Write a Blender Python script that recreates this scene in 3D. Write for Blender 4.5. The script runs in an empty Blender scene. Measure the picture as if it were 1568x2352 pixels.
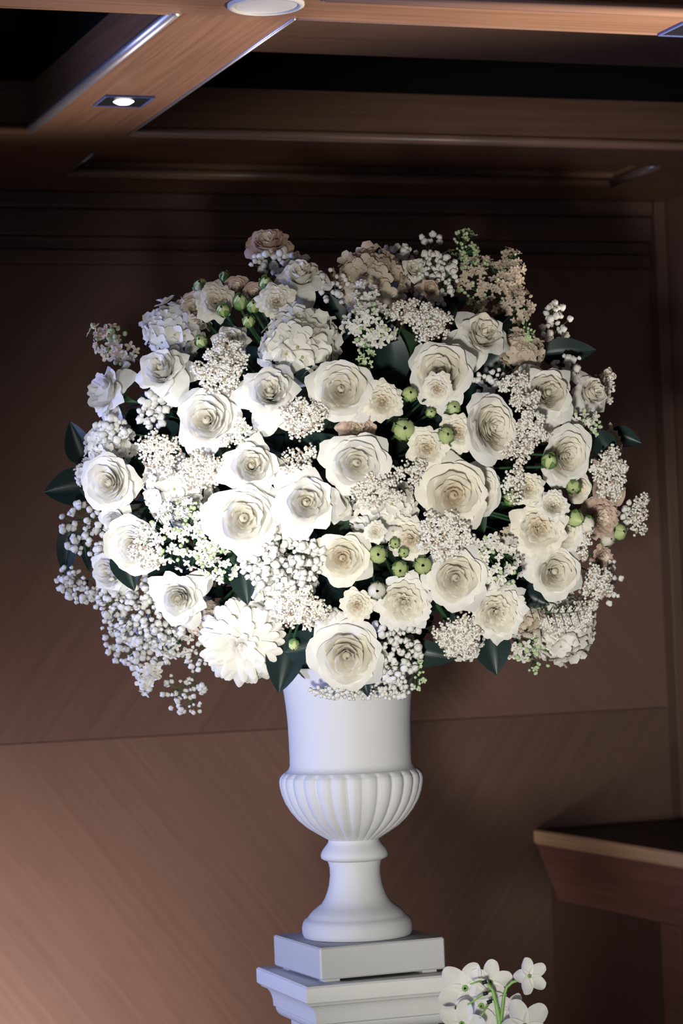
import bpy, math, random
from mathutils import Vector, Matrix

# ------------------------------------------------------------------ camera
FPX, HORIZON, ROLL = 6000.0, 1400.0, 0.040
CAM = Vector((0, 0, 1.6))
_p = math.atan((HORIZON - 1176) / FPX)
FWD = Vector((0, math.cos(_p), math.sin(_p)))
_UP = Vector((1, 0, 0)).cross(FWD)
RGT = math.cos(ROLL) * Vector((1, 0, 0)) - math.sin(ROLL) * _UP
UPV = math.sin(ROLL) * Vector((1, 0, 0)) + math.cos(ROLL) * _UP
scene = bpy.context.scene
COL = scene.collection
cd = bpy.data.cameras.new('camera')
cam = bpy.data.objects.new('camera', cd)
COL.objects.link(cam)
cd.sensor_fit = 'VERTICAL'
cd.sensor_height = 24.0
cd.lens = FPX / 2352 * 24.0
cd.clip_start, cd.clip_end = 0.05, 60
cam.matrix_world = Matrix.Translation(CAM) @ Matrix((RGT, UPV, -FWD)).transposed().to_4x4()
cd.dof.use_dof = True
cd.dof.focus_distance = 3.86
cd.dof.aperture_fstop = 5.0
scene.camera = cam
scene.view_settings.view_transform = 'Standard'
scene.view_settings.look = 'None'
scene.view_settings.gamma = 1.0
scene.view_settings.use_curve_mapping = False
scene.view_settings.exposure = 0.0
scene.cycles.max_bounces = 6
scene.cycles.diffuse_bounces = 3
scene.cycles.glossy_bounces = 2
scene.cycles.transmission_bounces = 4

# ------------------------------------------------------------------ light
w = bpy.data.worlds.new('world')
scene.world = w
w.use_nodes = True
w.node_tree.nodes['Background'].inputs[0].default_value = (0.70, 0.82, 1.0, 1)
w.node_tree.nodes['Background'].inputs[1].default_value = 0.18


def lamp(name, kind, loc, aim, energy, color, **kw):
    d = bpy.data.lights.new(name, kind)
    d.energy = energy
    d.color = color
    for k, v in kw.items():
        setattr(d, k, v)
    o = bpy.data.objects.new(name, d)
    COL.objects.link(o)
    o.location = loc
    o.rotation_euler = (Vector(aim) - Vector(loc)).to_track_quat('-Z', 'Y').to_euler()
    return o


# unseen spots low in front of the flowers, a bluish one from the left
lamp('front_spot', 'SPOT', (-0.25, 0.2, 1.05), (0.17, 4.0, 1.55), 660, (1.0, 0.97, 0.91), spot_size=math.radians(24), spot_blend=1.0, shadow_soft_size=0.12)
lamp('bouquet_spot', 'SPOT', (-1.3, 0.6, 1.25), (-0.185, 3.85, 1.76), 620, (1.0, 1.0, 0.98), spot_size=math.radians(10), spot_blend=1.0, shadow_soft_size=0.05)
lamp('blue_wash', 'SPOT', (-2.6, 3.6, 1.5), (0, 4.1, 1.85), 280, (0.40, 0.48, 1.0), spot_size=math.radians(54), spot_blend=0.8, shadow_soft_size=0.2)
lamp('wall_washer', 'SPOT', (-0.97, 4.65, 0.15), (-0.98, 5.75, 0.50), 230, (1.0, 0.89, 0.83), spot_size=math.radians(98), spot_blend=1.0, shadow_soft_size=0.12)
lamp('warm_side', 'SPOT', (0.9, 2.2, 0.7), (1.25, 5.0, 0.5), 32, (1.0, 0.55, 0.42), spot_size=math.radians(36), spot_blend=1.0, shadow_soft_size=0.15)
lamp('ceiling_uplight', 'SPOT', (1.3, 3.9, 1.45), (0.60, 4.12, 2.56), 320, (1.0, 0.88, 0.74), spot_size=math.radians(58), spot_blend=1.0, shadow_soft_size=0.1)
lamp('ceiling_uplight', 'SPOT', (-0.5, 4.7, 0.3), (-0.42, 4.45, 2.56), 210, (1.0, 0.87, 0.78), spot_size=math.radians(40), spot_blend=1.0, shadow_soft_size=0.1)  # unseen lamp added below the view to brighten the left ceiling beams

# ------------------------------------------------------------------ room frame
TH = math.radians(20)
EU = Vector((math.cos(TH), math.sin(TH), 0))
EV = Vector((-math.sin(TH), math.cos(TH), 0))


def room(u, v, z):
    return EU * u + EV * v + Vector((0, 0, z))


def ray(x, y):
    return FWD + RGT * ((x - 784) / FPX) - UPV * ((y - 1176) / FPX)


def at(x, y, Y):
    d = ray(x, y)
    return CAM + d * (Y / d.y)


def tag(o, label=None, cat=None, group=None, kind=None):
    for k, v in (('label', label), ('category', cat), ('group', group), ('kind', kind)):
        if v:
            o[k] = v
    return o


# ------------------------------------------------------------------ materials
MATS = {}


def nodes_of(name):
    m = bpy.data.materials.new(name)
    m.use_nodes = True
    nt = m.node_tree
    return m, nt, nt.nodes['Principled BSDF']


def plain(name, col, rough=0.6, spec=0.3, metal=0.0, emit=None, noise=0.0, scale=40, bump=0.0, coat=0.0):
    m, nt, b = nodes_of(name)
    b.inputs['Roughness'].default_value = rough
    b.inputs['Specular IOR Level'].default_value = spec
    b.inputs['Metallic'].default_value = metal
    b.inputs['Base Color'].default_value = (*col, 1)
    b.inputs['Coat Weight'].default_value = coat
    tc = nt.nodes.new('ShaderNodeTexCoord')
    n = nt.nodes.new('ShaderNodeTexNoise')
    n.inputs['Scale'].default_value = scale
    n.inputs['Detail'].default_value = 4
    nt.links.new(tc.outputs['Object'], n.inputs['Vector'])
    mx = nt.nodes.new('ShaderNodeMix')
    mx.data_type = 'RGBA'
    mx.inputs[6].default_value = (*[c * (1 - noise) for c in col], 1)
    mx.inputs[7].default_value = (*[min(1, c * (1 + noise)) for c in col], 1)
    nt.links.new(n.outputs['Fac'], mx.inputs[0])
    nt.links.new(mx.outputs[2], b.inputs['Base Color'])
    if bump:
        bp = nt.nodes.new('ShaderNodeBump')
        bp.inputs['Strength'].default_value = bump
        bp.inputs['Distance'].default_value = 0.002
        nt.links.new(n.outputs['Fac'], bp.inputs['Height'])
        nt.links.new(bp.outputs[0], b.inputs['Normal'])
    if emit:
        b.inputs['Emission Color'].default_value = (*emit[0], 1)
        b.inputs['Emission Strength'].default_value = emit[1]
    MATS[name] = m
    return m


def petal_mat(name, col, trans=0.38, rough=0.55):
    """thin petal: diffuse sheet that lets light through"""
    m, nt, b = nodes_of(name)
    b.inputs['Roughness'].default_value = rough
    b.inputs['Specular IOR Level'].default_value = 0.2
    tc = nt.nodes.new('ShaderNodeTexCoord')
    n = nt.nodes.new('ShaderNodeTexNoise')
    n.inputs['Scale'].default_value = 3.0
    nt.links.new(tc.outputs['Object'], n.inputs['Vector'])
    mx = nt.nodes.new('ShaderNodeMix')
    mx.data_type = 'RGBA'
    mx.inputs[6].default_value = (col[0] * 0.94, col[1] * 0.9, col[2] * 0.84, 1)
    mx.inputs[7].default_value = (*col, 1)
    nt.links.new(n.outputs['Fac'], mx.inputs[0])
    nt.links.new(mx.outputs[2], b.inputs['Base Color'])
    tr = nt.nodes.new('ShaderNodeBsdfTranslucent')
    nt.links.new(mx.outputs[2], tr.inputs['Color'])
    ms = nt.nodes.new('ShaderNodeMixShader')
    ms.inputs[0].default_value = trans
    nt.links.new(b.outputs[0], ms.inputs[1])
    nt.links.new(tr.outputs[0], ms.inputs[2])
    nt.links.new(ms.outputs[0], nt.nodes['Material Output'].inputs['Surface'])
    MATS[name] = m
    return m


def wood(name, c0, c1, direction, rough=0.45, scale=1.0, spec=0.3):
    """grain running along `direction` (world space)"""
    m, nt, b = nodes_of(name)
    b.inputs['Roughness'].default_value = rough
    b.inputs['Specular IOR Level'].default_value = spec
    ax = Vector(direction).normalized()
    q = ax.to_track_quat('X', 'Z').to_matrix().transposed()
    geo = nt.nodes.new('ShaderNodeNewGeometry')
    rows = []
    for r in range(3):
        d = nt.nodes.new('ShaderNodeVectorMath')
        d.operation = 'DOT_PRODUCT'
        d.inputs[1].default_value = q[r] * (2.6 if r == 0 else 95) * scale
        nt.links.new(geo.outputs['Position'], d.inputs[0])
        rows.append(d)
    cb = nt.nodes.new('ShaderNodeCombineXYZ')
    for r in range(3):
        nt.links.new(rows[r].outputs['Value'], cb.inputs[r])
    n = nt.nodes.new('ShaderNodeTexNoise')
    n.inputs['Scale'].default_value = 1.0
    n.inputs['Detail'].default_value = 6
    n.inputs['Roughness'].default_value = 0.65
    nt.links.new(cb.outputs[0], n.inputs['Vector'])
    n2 = nt.nodes.new('ShaderNodeTexNoise')
    n2.inputs['Scale'].default_value = 2.5
    nt.links.new(geo.outputs['Position'], n2.inputs['Vector'])
    rp = nt.nodes.new('ShaderNodeValToRGB')
    rp.color_ramp.elements[0].position, rp.color_ramp.elements[1].position = 0.3, 0.7
    rp.color_ramp.elements[0].color = (*c0, 1)
    rp.color_ramp.elements[1].color = (*c1, 1)
    ad = nt.nodes.new('ShaderNodeMath')
    ad.operation = 'MULTIPLY_ADD'
    ad.inputs[1].default_value = 0.35
    nt.links.new(n2.outputs['Fac'], ad.inputs[0])
    sb = nt.nodes.new('ShaderNodeMath')
    sb.operation = 'SUBTRACT'
    sb.inputs[1].default_value = 0.175
    nt.links.new(n.outputs['Fac'], sb.inputs[0])
    nt.links.new(sb.outputs[0], ad.inputs[2])
    nt.links.new(ad.outputs[0], rp.inputs[0])
    nt.links.new(rp.outputs[0], b.inputs['Base Color'])
    MATS[name] = m
    return m


WD, WL = (0.098, 0.056, 0.045), (0.126, 0.072, 0.058)
wood('veneer_fall', (0.124, 0.071, 0.056), (0.152, 0.089, 0.070), EU * 0.75 - Vector((0, 0, 1)))
wood('veneer_rise', WD, WL, EU * 0.75 + Vector((0, 0, 1)))
wood('wood_along', (0.15, 0.078, 0.048), (0.235, 0.125, 0.078), EU, 0.42)
wood('wood_across', (0.15, 0.078, 0.048), (0.235, 0.125, 0.078), EV, 0.42)
wood('infill_shaded_wood', (0.055, 0.032, 0.024), (0.085, 0.050, 0.036), EU, 0.45)  # darker than the beams: the dimness inside the coffers is put into the colour
wood('wood_upright', WD, WL, (0, 0, 1), 0.42)
wood('frieze_wood', WD, WL, EU, 0.42)
wood('bead_along', (0.20, 0.11, 0.07), (0.30, 0.17, 0.11), EU, 0.3, spec=0.5)
wood('bead_across', (0.10, 0.062, 0.055), (0.15, 0.10, 0.09), EV, 0.22, spec=0.9)
plain('bead_silver', (0.42, 0.41, 0.46), 0.38, 0.5, metal=0.8, noise=0.15)
wood('nosing_wood', (0.42, 0.25, 0.15), (0.60, 0.40, 0.26), EV, 0.4)
wood('counter_wood', (0.13, 0.055, 0.043), (0.20, 0.09, 0.07), EV, 0.42)
wood('counter_panel_shaded', (0.055, 0.026, 0.022), (0.085, 0.040, 0.034), (0, 0, 1), 0.42)  # shade under the fascia, put into the recessed panel as a darker wood tone
plain('void_black', (0.010, 0.010, 0.011), 0.9, 0.1)
plain('black_stone', (0.012, 0.012, 0.013), 0.5, 0.2, noise=0.3)
plain('carpet', (0.06, 0.04, 0.035), 0.95, 0.1, noise=0.4, scale=60)
plain('white_metal', (0.48, 0.48, 0.47), 0.5, 0.4)
plain('black_trim', (0.012, 0.013, 0.018), 0.35, 0.5)
plain('lamp_glow', (1, 1, 1), 0.4, emit=((1.0, 0.97, 0.95), 9.0))
plain('blue_edge', (0.10, 0.14, 0.34), 0.3, 0.6)
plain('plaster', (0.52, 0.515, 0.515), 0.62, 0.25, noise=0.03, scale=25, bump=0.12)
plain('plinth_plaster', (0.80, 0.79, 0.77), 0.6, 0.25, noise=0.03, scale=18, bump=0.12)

petal_mat('petal_white', (0.87, 0.865, 0.83))
petal_mat('petal_cream', (0.885, 0.86, 0.77))
petal_mat('petal_peach', (0.87, 0.79, 0.66))
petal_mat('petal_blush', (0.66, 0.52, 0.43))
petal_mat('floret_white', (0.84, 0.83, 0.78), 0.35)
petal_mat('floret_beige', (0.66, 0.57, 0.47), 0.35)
petal_mat('floret_green', (0.55, 0.68, 0.42), 0.3)
petal_mat('blossom_white', (0.80, 0.80, 0.78), 0.25)
plain('bead_white', (0.64, 0.62, 0.56), 0.6, 0.3)
plain('bead_pink', (0.33, 0.26, 0.20), 0.7, 0.2)
plain('bud_green', (0.13, 0.24, 0.07), 0.5, 0.35, noise=0.25, scale=90)
plain('bud_pale', (0.38, 0.45, 0.20), 0.5, 0.3, noise=0.2, scale=90)
plain('stem_green', (0.022, 0.065, 0.026), 0.5, 0.3, noise=0.3)
plain('twig', (0.10, 0.13, 0.06), 0.7, 0.2)
plain('leaf_dark', (0.010, 0.022, 0.020), 0.40, 0.30, noise=0.4, scale=60)
plain('leaf_mid', (0.018, 0.045, 0.022), 0.4, 0.35, noise=0.4, scale=60)
plain('foam_dark', (0.010, 0.016, 0.012), 0.95, 0.05, noise=0.4)
plain('eye_green', (0.30, 0.36, 0.12), 0.6, 0.2)
plain('stalk_bright', (0.20, 0.36, 0.09), 0.45, 0.35, noise=0.2)
plain('tip_black', (0.012, 0.014, 0.02), 0.5, 0.3)


# ------------------------------------------------------------------ mesh helpers
def mesh(name, verts, faces, mats, smooth=True, idx=None):
    me = bpy.data.meshes.new(name)
    me.from_pydata([tuple(v) for v in verts], [], faces)
    for m in ([mats] if isinstance(mats, str) else mats):
        me.materials.append(MATS[m])
    if smooth:
        me.polygons.foreach_set('use_smooth', [True] * len(me.polygons))
    if idx:
        me.polygons.foreach_set('material_index', idx)
    me.update()
    return me


def obj(name, me, parent=None, M=None):
    o = bpy.data.objects.new(name, me)
    COL.objects.link(o)
    if parent is not None:
        o.parent = parent
    if M is not None:
        o.matrix_basis = M
    return o


def empty(name, M, label=None, cat=None, group=None, kind=None):
    o = bpy.data.objects.new(name, None)
    COL.objects.link(o)
    o.empty_display_size = 0.02
    o.matrix_basis = M
    tag(o, label, cat, group, kind)
    return o


ROOM = Matrix((EU, EV, Vector((0, 0, 1)))).transposed().to_4x4()     # local axes = room axes


class MB:
    def __init__(s):
        s.v, s.f, s.i = [], [], []

    def add(s, verts, faces, mi=0):
        b = len(s.v)
        s.v += [tuple(p) for p in verts]
        s.f += [tuple(b + k for k in f) for f in faces]
        s.i += [mi] * len(faces)

    def box(s, lo, hi, bevel=0.0, mi=0):
        (x0, y0, z0), (x1, y1, z1) = lo, hi
        if not bevel:
            s.add([(x, y, z) for z in (z0, z1) for y in (y0, y1) for x in (x0, x1)],
                  [(0, 2, 3, 1), (4, 5, 7, 6), (0, 1, 5, 4), (2, 6, 7, 3), (0, 4, 6, 2), (1, 3, 7, 5)], mi)
            return s
        b = bevel
        # chamfered box: rings of eight
        def ring(z, i):
            a0, a1, c0, c1 = x0 + i, x1 - i, y0 + i, y1 - i
            k = b if i == 0 else 0.35 * b
            return [(a0 + k, c0, z), (a1 - k, c0, z), (a1, c0 + k, z), (a1, c1 - k, z), (a1 - k, c1, z), (a0 + k, c1, z), (a0, c1 - k, z), (a0, c0 + k, z)]
        R = [ring(z0, b), ring(z0 + b, 0), ring(z1 - b, 0), ring(z1, b)]
        V = [p for r in R for p in r]
        F = [(j * 8 + k, j * 8 + (k + 1) % 8, j * 8 + 8 + (k + 1) % 8, j * 8 + 8 + k) for j in range(3) for k in range(8)]
        F += [tuple(reversed(range(8))), tuple(range(24, 32))]
        s.add(V, F, mi)
        return s

    def tube(s, pts, r, n=5, mi=0, r1=None, cap=True):
        pts = [Vector(p) for p in pts]
        V, F = [], []
        for k, p in enumerate(pts):
            t = (pts[min(k + 1, len(pts) - 1)] - pts[max(k - 1, 0)]).normalized()
            a = t.orthogonal().normalized() if k == 0 else (a0 - t * a0.dot(t)).normalized()
            a0 = a
            b = t.cross(a)
            rr = r if r1 is None else r + (r1 - r) * k / (len(pts) - 1)
            V += [p + (a * math.cos(6.2832 * j / n) + b * math.sin(6.2832 * j / n)) * rr for j in range(n)]
        for k in range(len(pts) - 1):
            F += [(k * n + j, k * n + (j + 1) % n, k * n + n + (j + 1) % n, k * n + n + j) for j in range(n)]
        if cap:
            F += [tuple(reversed(range(n))), tuple(range(len(V) - n, len(V)))]
        s.add(V, F, mi)
        return s

    def build(s, name, mats, parent=None, M=None, smooth=False):
        return obj(name, mesh(name, s.v, s.f, mats, smooth, s.i), parent, M)


def box(name, lo, hi, mat, parent=None, bevel=0.0, M=None):
    return MB().box(lo, hi, bevel).build(name, mat, parent, M)


def lathe(prof, n=64, rfun=None):
    V, F = [], []
    for k, (r, z) in enumerate(prof):
        for j in range(n):
            a = 6.283185 * j / n
            rr = r if rfun is None else rfun(r, z, a, k)
            V.append((rr * math.cos(a), rr * math.sin(a), z))
    for k in range(len(prof) - 1):
        F += [(k * n + j, k * n + (j + 1) % n, k * n + n + (j + 1) % n, k * n + n + j) for j in range(n)]
    return V, F


# ------------------------------------------------------------------ the room
ZC, ZS, VW = 2.56, 2.66, 5.70
floor = box('floor', (-4, -1.5, -0.1), (6, VW + 0.3, 0), 'carpet', M=ROOM)
tag(floor, 'dark brown carpeted floor of the wood-panelled room', 'floor', kind='structure')

wall = empty('wall_back', ROOM, 'brown veneered back wall with seam lines and diagonal grain', 'wall', kind='structure')
box('backing', (-3, VW + 0.02, 0), (6, VW + 0.12, 3.1), 'frieze_wood', wall)
US, ZSM = 2.02, 1.332                     # veneer seams
for u0, u1, z0, z1, m in ((-2.9, -0.42, 0.1, ZSM, 'veneer_rise'), (-0.42, US, 0.1, ZSM, 'veneer_fall'), (US, 4.4, 0.1, ZSM, 'veneer_rise'),
                          (-2.9, -0.42, ZSM, 2.40, 'veneer_fall'), (-0.42, US, ZSM, 2.40, 'veneer_rise'), (US, 4.4, ZSM, 2.40, 'veneer_fall')):
    box('panel', (u0 + 0.0008, VW, z0 + 0.0008), (u1 - 0.0008, VW + 0.02, z1 - 0.0008), m, wall)
base = box('baseboard_back', (-2.9, VW - 0.015, 0), (4.4, VW, 0.1), 'frieze_wood', M=ROOM)
tag(base, 'low brown baseboard along the veneered back wall', 'baseboard', kind='structure')
fr = empty('trim_1', ROOM, 'stepped wooden cornice boards between back wall and ceiling', 'cornice', kind='structure')
for k, (z0, z1, d, b) in enumerate(((2.400, 2.432, 0.022, .004), (2.433, 2.462, 0.012, .002), (2.463, 2.522, 0.030, .003), (2.523, 2.562, 0.045, .006))):
    box('cornice_board', (-2.9, VW - d, z0), (2.895, VW + 0.005, z1), 'frieze_wood', fr, b)
wr = empty('wall_right', ROOM, 'dark wooden side wall beyond the counter', 'wall', kind='structure')
box('panel', (2.925, -0.5, 1.066), (2.99, VW, 2.56), 'wood_upright', wr)
box('corner_post', (2.895, VW - 0.05, 1.066), (2.9245, VW + 0.01, 2.56), 'wood_upright', wr, 0.003)
box('lower_panel', (2.94, -0.5, 0), (3.0, VW, 1.059), 'wood_upright', wr)

ce = empty('ceiling', ROOM, 'coffered brown wooden ceiling with beams, beads and dark slots', 'ceiling', kind='structure')
VN0, VN1, VF, VF2, V20, V21 = 3.83, 3.962, 4.985, 5.20, 5.20, 5.455
UA, UB, UR = 1.205, 1.398, 2.69
box('slot_cover', (-3, -0.5, 2.98), (5, VW + 0.1, 3.0), 'void_black', ce)
box('beam_board', (-3, VN0, ZC), (5, VN1, ZS), 'wood_along', ce)                          # near cross beam
box('beam_board', (UA, VN1, ZC), (UB, VF, ZS), 'wood_across', ce)                         # beam running towards the wall
box('beam_board', (-3, VF, ZC), (5, V20, ZS), 'wood_along', ce)                           # far cross beam
box('beam_board', (-3, V20, ZC), (UB - 0.015, V21, ZS), 'wood_along', ce)
box('beam_board', (UR, V20, ZC), (5, V21, ZS), 'wood_along', ce)
box('beam_board', (-3, V21, ZC), (5, VW + 0.05, ZS), 'wood_along', ce)
box('beam_board', (UA, -0.5, ZC), (UB, VN0 - 0.9, ZS), 'wood_across', ce)
box('beam_board', (-3, 2.7, ZC), (5, 2.83, ZS), 'wood_along', ce)
box('beam_board', (UA, 2.83, ZC), (UB, VN0, ZS), 'wood_across', ce)
box('beam_board', (3.9, VN1, ZC), (4.1, VF, ZS), 'wood_across', ce)
# floating infill panels with open slots round them
for u0, u1, v0, v1 in ((UB - 0.005, 3.6, VN1 - 0.10, 4.655), (-1.2, UA - 0.33, VN1 - 0.1, 4.655), (UB + 0.3, 3.6, 3.12, VN0 - 0.3), (-1.2, UA - 0.33, 3.12, VN0 - 0.3)):
    box('infill_panel', (u0, v0, ZS), (u1, v1, ZS + 0.03), 'infill_shaded_wood', ce, 0.004)
box('infill_panel', (UB - 0.01, V20 - 0.05, ZC + 0.03), (UR + 0.03, V21 + 0.05, ZC + 0.05), 'wood_along', ce)
for u0, u1, v0, v1 in ((UA + 0.01, UB - 0.01, -0.5, VW), (-3, 5, VF + 0.01, V20 - 0.01), (-3, 5, VN0 + 0.01, VN1 - 0.01)):
    box('beam_core', (u0, v0, ZS), (u1, v1, 2.98), 'void_black', ce)


def bead(name, p, q, r, mat):
    MB().tube([p, q], r, 12).build(name, mat, ce, smooth=True)


def beads(u0, u1, v0, v1, sides):
    """round moulding just inside a coffer opening"""
    r, z = 0.0105, ZC + 0.004
    if 'f' in sides:
        bead('bead', (u0, v1 - r, z), (u1, v1 - r, z), r, 'bead_along')
    if 'n' in sides:
        bead('bead', (u0, v0 + r * 0.4, z), (u1, v0 + r * 0.4, z), r * 0.6, 'bead_along')
    if 'l' in sides:
        bead('bead', (u0 - 0.003, v0, ZC), (u0 - 0.003, v1, ZC), 0.0035, 'bead_silver')
    if 'r' in sides:
        bead('bead', (u1 - r, v0, z), (u1 - r, v1, z), r, 'bead_silver' if u1 < 1.5 else 'bead_across')


beads(-1.5, UA, VN1, VF, 'frn')
beads(UB, 3.9, VN1, VF, 'fln')
beads(UB - 0.015, UR, V20, V21, 'flr')
beads(-1.5, UA, 2.83, VN0, 'fr')
beads(UB, 3.9, 2.83, VN0, 'fl')

# recessed lamps and the round ceiling speaker
def downlight(u, v, label):
    t = empty('recessed_downlight', ROOM @ Matrix.Translation((u, v, ZC)), label, 'ceiling lamp', 'square recessed downlights')
    s = 0.047
    m = MB()
    for a in range(4):
        m2 = Matrix.Rotation(a * math.pi / 2, 3, 'Z')
        V = [m2 @ Vector(p) for p in ((-s, -s, -0.004), (s, -s, -0.004), (s - .004, -s + .004, -0.004), (-s + .004, -s + .004, -0.004), (-s, -s, 0.001), (s, -s, 0.001), (s - .004, -s + .004, 0.001), (-s + .004, -s + .004, 0.001))]
        m.add(V, [(0, 1, 2, 3), (0, 4, 5, 1), (3, 2, 6, 7)])
    m.build('trim_ring', 'blue_edge', t)
    box('baffle', (-s + .003, -s + .003, -0.003), (s - .003, s - .003, -0.0005), 'black_trim', t)
    V, F = lathe([(0.0, -0.0075), (0.012, -0.007), (0.019, -0.003)], 20)
    obj('lamp_lens', mesh('lamp_lens', V, F, 'lamp_glow'), t)


downlight(1.296, 4.652, 'small square black recessed downlight with lit white lamp on the ceiling beam')
downlight(2.098, 3.918, 'black recessed downlight cut off at the top edge of the picture')
t = empty('ceiling_speaker', ROOM @ Matrix.Translation((1.318, 3.876, ZC)), 'round white ceiling disc where two wooden beams cross', 'ceiling speaker')
V, F = lathe([(0.061, 0.0), (0.061, -0.004), (0.057, -0.006), (0.053, -0.006), (0.052, -0.003)], 40)
obj('rim', mesh('rim', V, F, 'white_metal'), t)
V, F = lathe([(0.052, -0.003), (0.03, -0.0045), (0.0, -0.005)], 40)
obj('grille', mesh('grille', V, F, 'white_metal'), t)

# counter running out from the back wall
UC = 2.53
ct = empty('bar_counter', ROOM @ Matrix.Translation((UC, VW, 0)), 'dark wooden counter with light edge running out from the back wall', 'counter')
box('counter_top', (0.012, -3.2, 1.030), (0.392, -0.002, 1.062), 'black_stone', ct, 0.004)
box('nosing', (-0.006, -3.2, 1.028), (0.012, -0.002, 1.061), 'nosing_wood', ct, 0.004)
m = MB()
V = [(0.0, -3.2, 1.028), (0.0, -0.005, 1.028), (0.0, -0.12, 0.905), (0.0, -3.2, 0.905)]
m.add(V + [(p[0] + 0.03, p[1], p[2]) for p in V], [(0, 1, 2, 3), (7, 6, 5, 4), (1, 0, 4, 5), (2, 1, 5, 6), (3, 2, 6, 7), (0, 3, 7, 4)])
m.build('fascia_board', 'counter_wood', ct)
box('front_panel', (0.034, -3.2, 0), (0.06, -0.005, 1.028), 'counter_panel_shaded', ct)
box('stile', (0.004, -0.72, 0.0), (0.03, -0.63, 0.9045), 'counter_wood', ct, 0.002)
box('stile', (0.004, -2.0, 0.0), (0.03, -1.91, 0.9045), 'counter_wood', ct, 0.002)
box('carcass', (0.06, -3.2, 0), (0.38, -0.005, 1.03), 'counter_wood', ct)

# ------------------------------------------------------------------ pedestal and urn
PXM = 4.1 / FPX
AX = at(825, 2222, 4.1)
AX.x, AX.y = -0.0012, 4.1
ZP = AX.z - 0.004                          # top of the pedestal
RZ = lambda deg: Matrix.Rotation(math.radians(deg), 4, 'Z')
pd = empty('pedestal', Matrix.Translation((AX.x + 0.003, AX.y, 0)) @ RZ(18.5), 'white square pedestal with moulded cornice carrying the urn', 'pedestal')


def square_sweep(prof):
    """mitred square mouldings: prof = (half width, z) from top to bottom"""
    m = MB()
    V = [(sx * h, sy * h, z) for h, z in prof for sx, sy in ((-1, -1), (1, -1), (1, 1), (-1, 1))]
    F = [(k * 4 + j, k * 4 + 4 + j, k * 4 + 4 + (j + 1) % 4, k * 4 + (j + 1) % 4) for k in range(len(prof) - 1) for j in range(4)]
    F += [(0, 1, 2, 3), tuple(len(V) - 4 + j for j in (3, 2, 1, 0))]
    m.add(V, F)
    return m


H0 = 0.1315
prof = [(H0 - .003, 0), (H0, -.003), (H0, -.024), (H0 - .003, -.027)]
square_sweep([(h, ZP + z) for h, z in prof]).build('cap_slab', 'plinth_plaster', pd)
cor = [(H0 - .004, -.027)]
for k in range(9):                         # hollow, then round
    a = k / 8 * math.pi / 2
    cor.append((H0 - .006 - .014 * math.sin(a), -.030 - .026 * (1 - math.cos(a))))
cor += [(H0 - .020, -.060)]
for k in range(9):
    a = k / 8 * math.pi / 2
    cor.append((H0 - .023 - .016 * (1 - math.cos(a)), -.062 - .016 * math.sin(a)))
cor += [(H0 - .042, -.080), (H0 - .042, -.088), (H0 - .050, -.094), (H0 - .052, -.11)]
square_sweep([(h, ZP + z) for h, z in cor]).build('cornice', 'plinth_plaster', pd)
square_sweep([(H0 - .052, ZP - .11), (H0 - .052, 0.14)]).build('shaft', 'plinth_plaster', pd)
square_sweep([(H0 - .045, 0.14), (H0 - .03, 0.12), (H0 - .012, 0.10), (H0 - .012, 0)]).build('foot', 'plinth_plaster', pd)

un = empty('garden_urn', Matrix.Translation((AX.x, AX.y, ZP + 0.0045)) @ RZ(21.5), 'white plaster urn with fluted bowl and square plinth holding the bouquet', 'urn')
SQ = 0.1030
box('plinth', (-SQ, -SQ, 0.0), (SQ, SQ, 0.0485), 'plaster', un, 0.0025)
for sx in (-1, 1):
    for sy in (-1, 1):
        box('foot_pad', (sx * .08 - .012, sy * .08 - .012, -0.0045), (sx * .08 + .012, sy * .08 + .012, 0.0), 'plaster', un)


def zpix(y):                                # height above the urn's bottom for a picture row on the axis
    return (2222 - y) * PXM * 0.9995 + 0.0005


def P(l):
    return [(r * PXM, zpix(y)) for r, y in l]


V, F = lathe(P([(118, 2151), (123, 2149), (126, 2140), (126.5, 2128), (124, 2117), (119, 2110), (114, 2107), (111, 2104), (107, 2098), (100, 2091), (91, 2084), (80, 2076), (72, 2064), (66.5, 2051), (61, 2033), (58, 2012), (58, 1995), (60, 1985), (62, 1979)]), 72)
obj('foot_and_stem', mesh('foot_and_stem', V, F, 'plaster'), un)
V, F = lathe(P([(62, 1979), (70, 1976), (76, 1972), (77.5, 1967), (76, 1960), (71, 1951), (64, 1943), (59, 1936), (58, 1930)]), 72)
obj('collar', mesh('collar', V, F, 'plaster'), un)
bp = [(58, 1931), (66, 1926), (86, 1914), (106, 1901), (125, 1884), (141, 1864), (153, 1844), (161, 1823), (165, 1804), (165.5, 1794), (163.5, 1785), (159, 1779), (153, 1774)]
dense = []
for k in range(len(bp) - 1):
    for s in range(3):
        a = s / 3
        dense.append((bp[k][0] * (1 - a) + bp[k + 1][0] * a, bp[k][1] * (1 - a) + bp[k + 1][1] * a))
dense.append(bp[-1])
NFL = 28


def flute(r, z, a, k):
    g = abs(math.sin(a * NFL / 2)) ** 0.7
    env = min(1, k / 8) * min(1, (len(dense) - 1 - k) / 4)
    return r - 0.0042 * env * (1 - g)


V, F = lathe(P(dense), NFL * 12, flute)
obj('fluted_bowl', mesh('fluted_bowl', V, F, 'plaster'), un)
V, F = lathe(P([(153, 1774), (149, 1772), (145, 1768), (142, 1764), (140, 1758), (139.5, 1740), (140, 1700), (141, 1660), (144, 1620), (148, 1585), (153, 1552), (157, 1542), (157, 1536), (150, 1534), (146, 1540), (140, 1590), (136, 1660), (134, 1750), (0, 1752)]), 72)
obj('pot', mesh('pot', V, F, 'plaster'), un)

# ------------------------------------------------------------------ bouquet frame
rnd = random.Random(11)
BC = at(795, 1085, 4.1)
BA, BB, BCZ = 0.425, 0.335, 0.340


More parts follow.
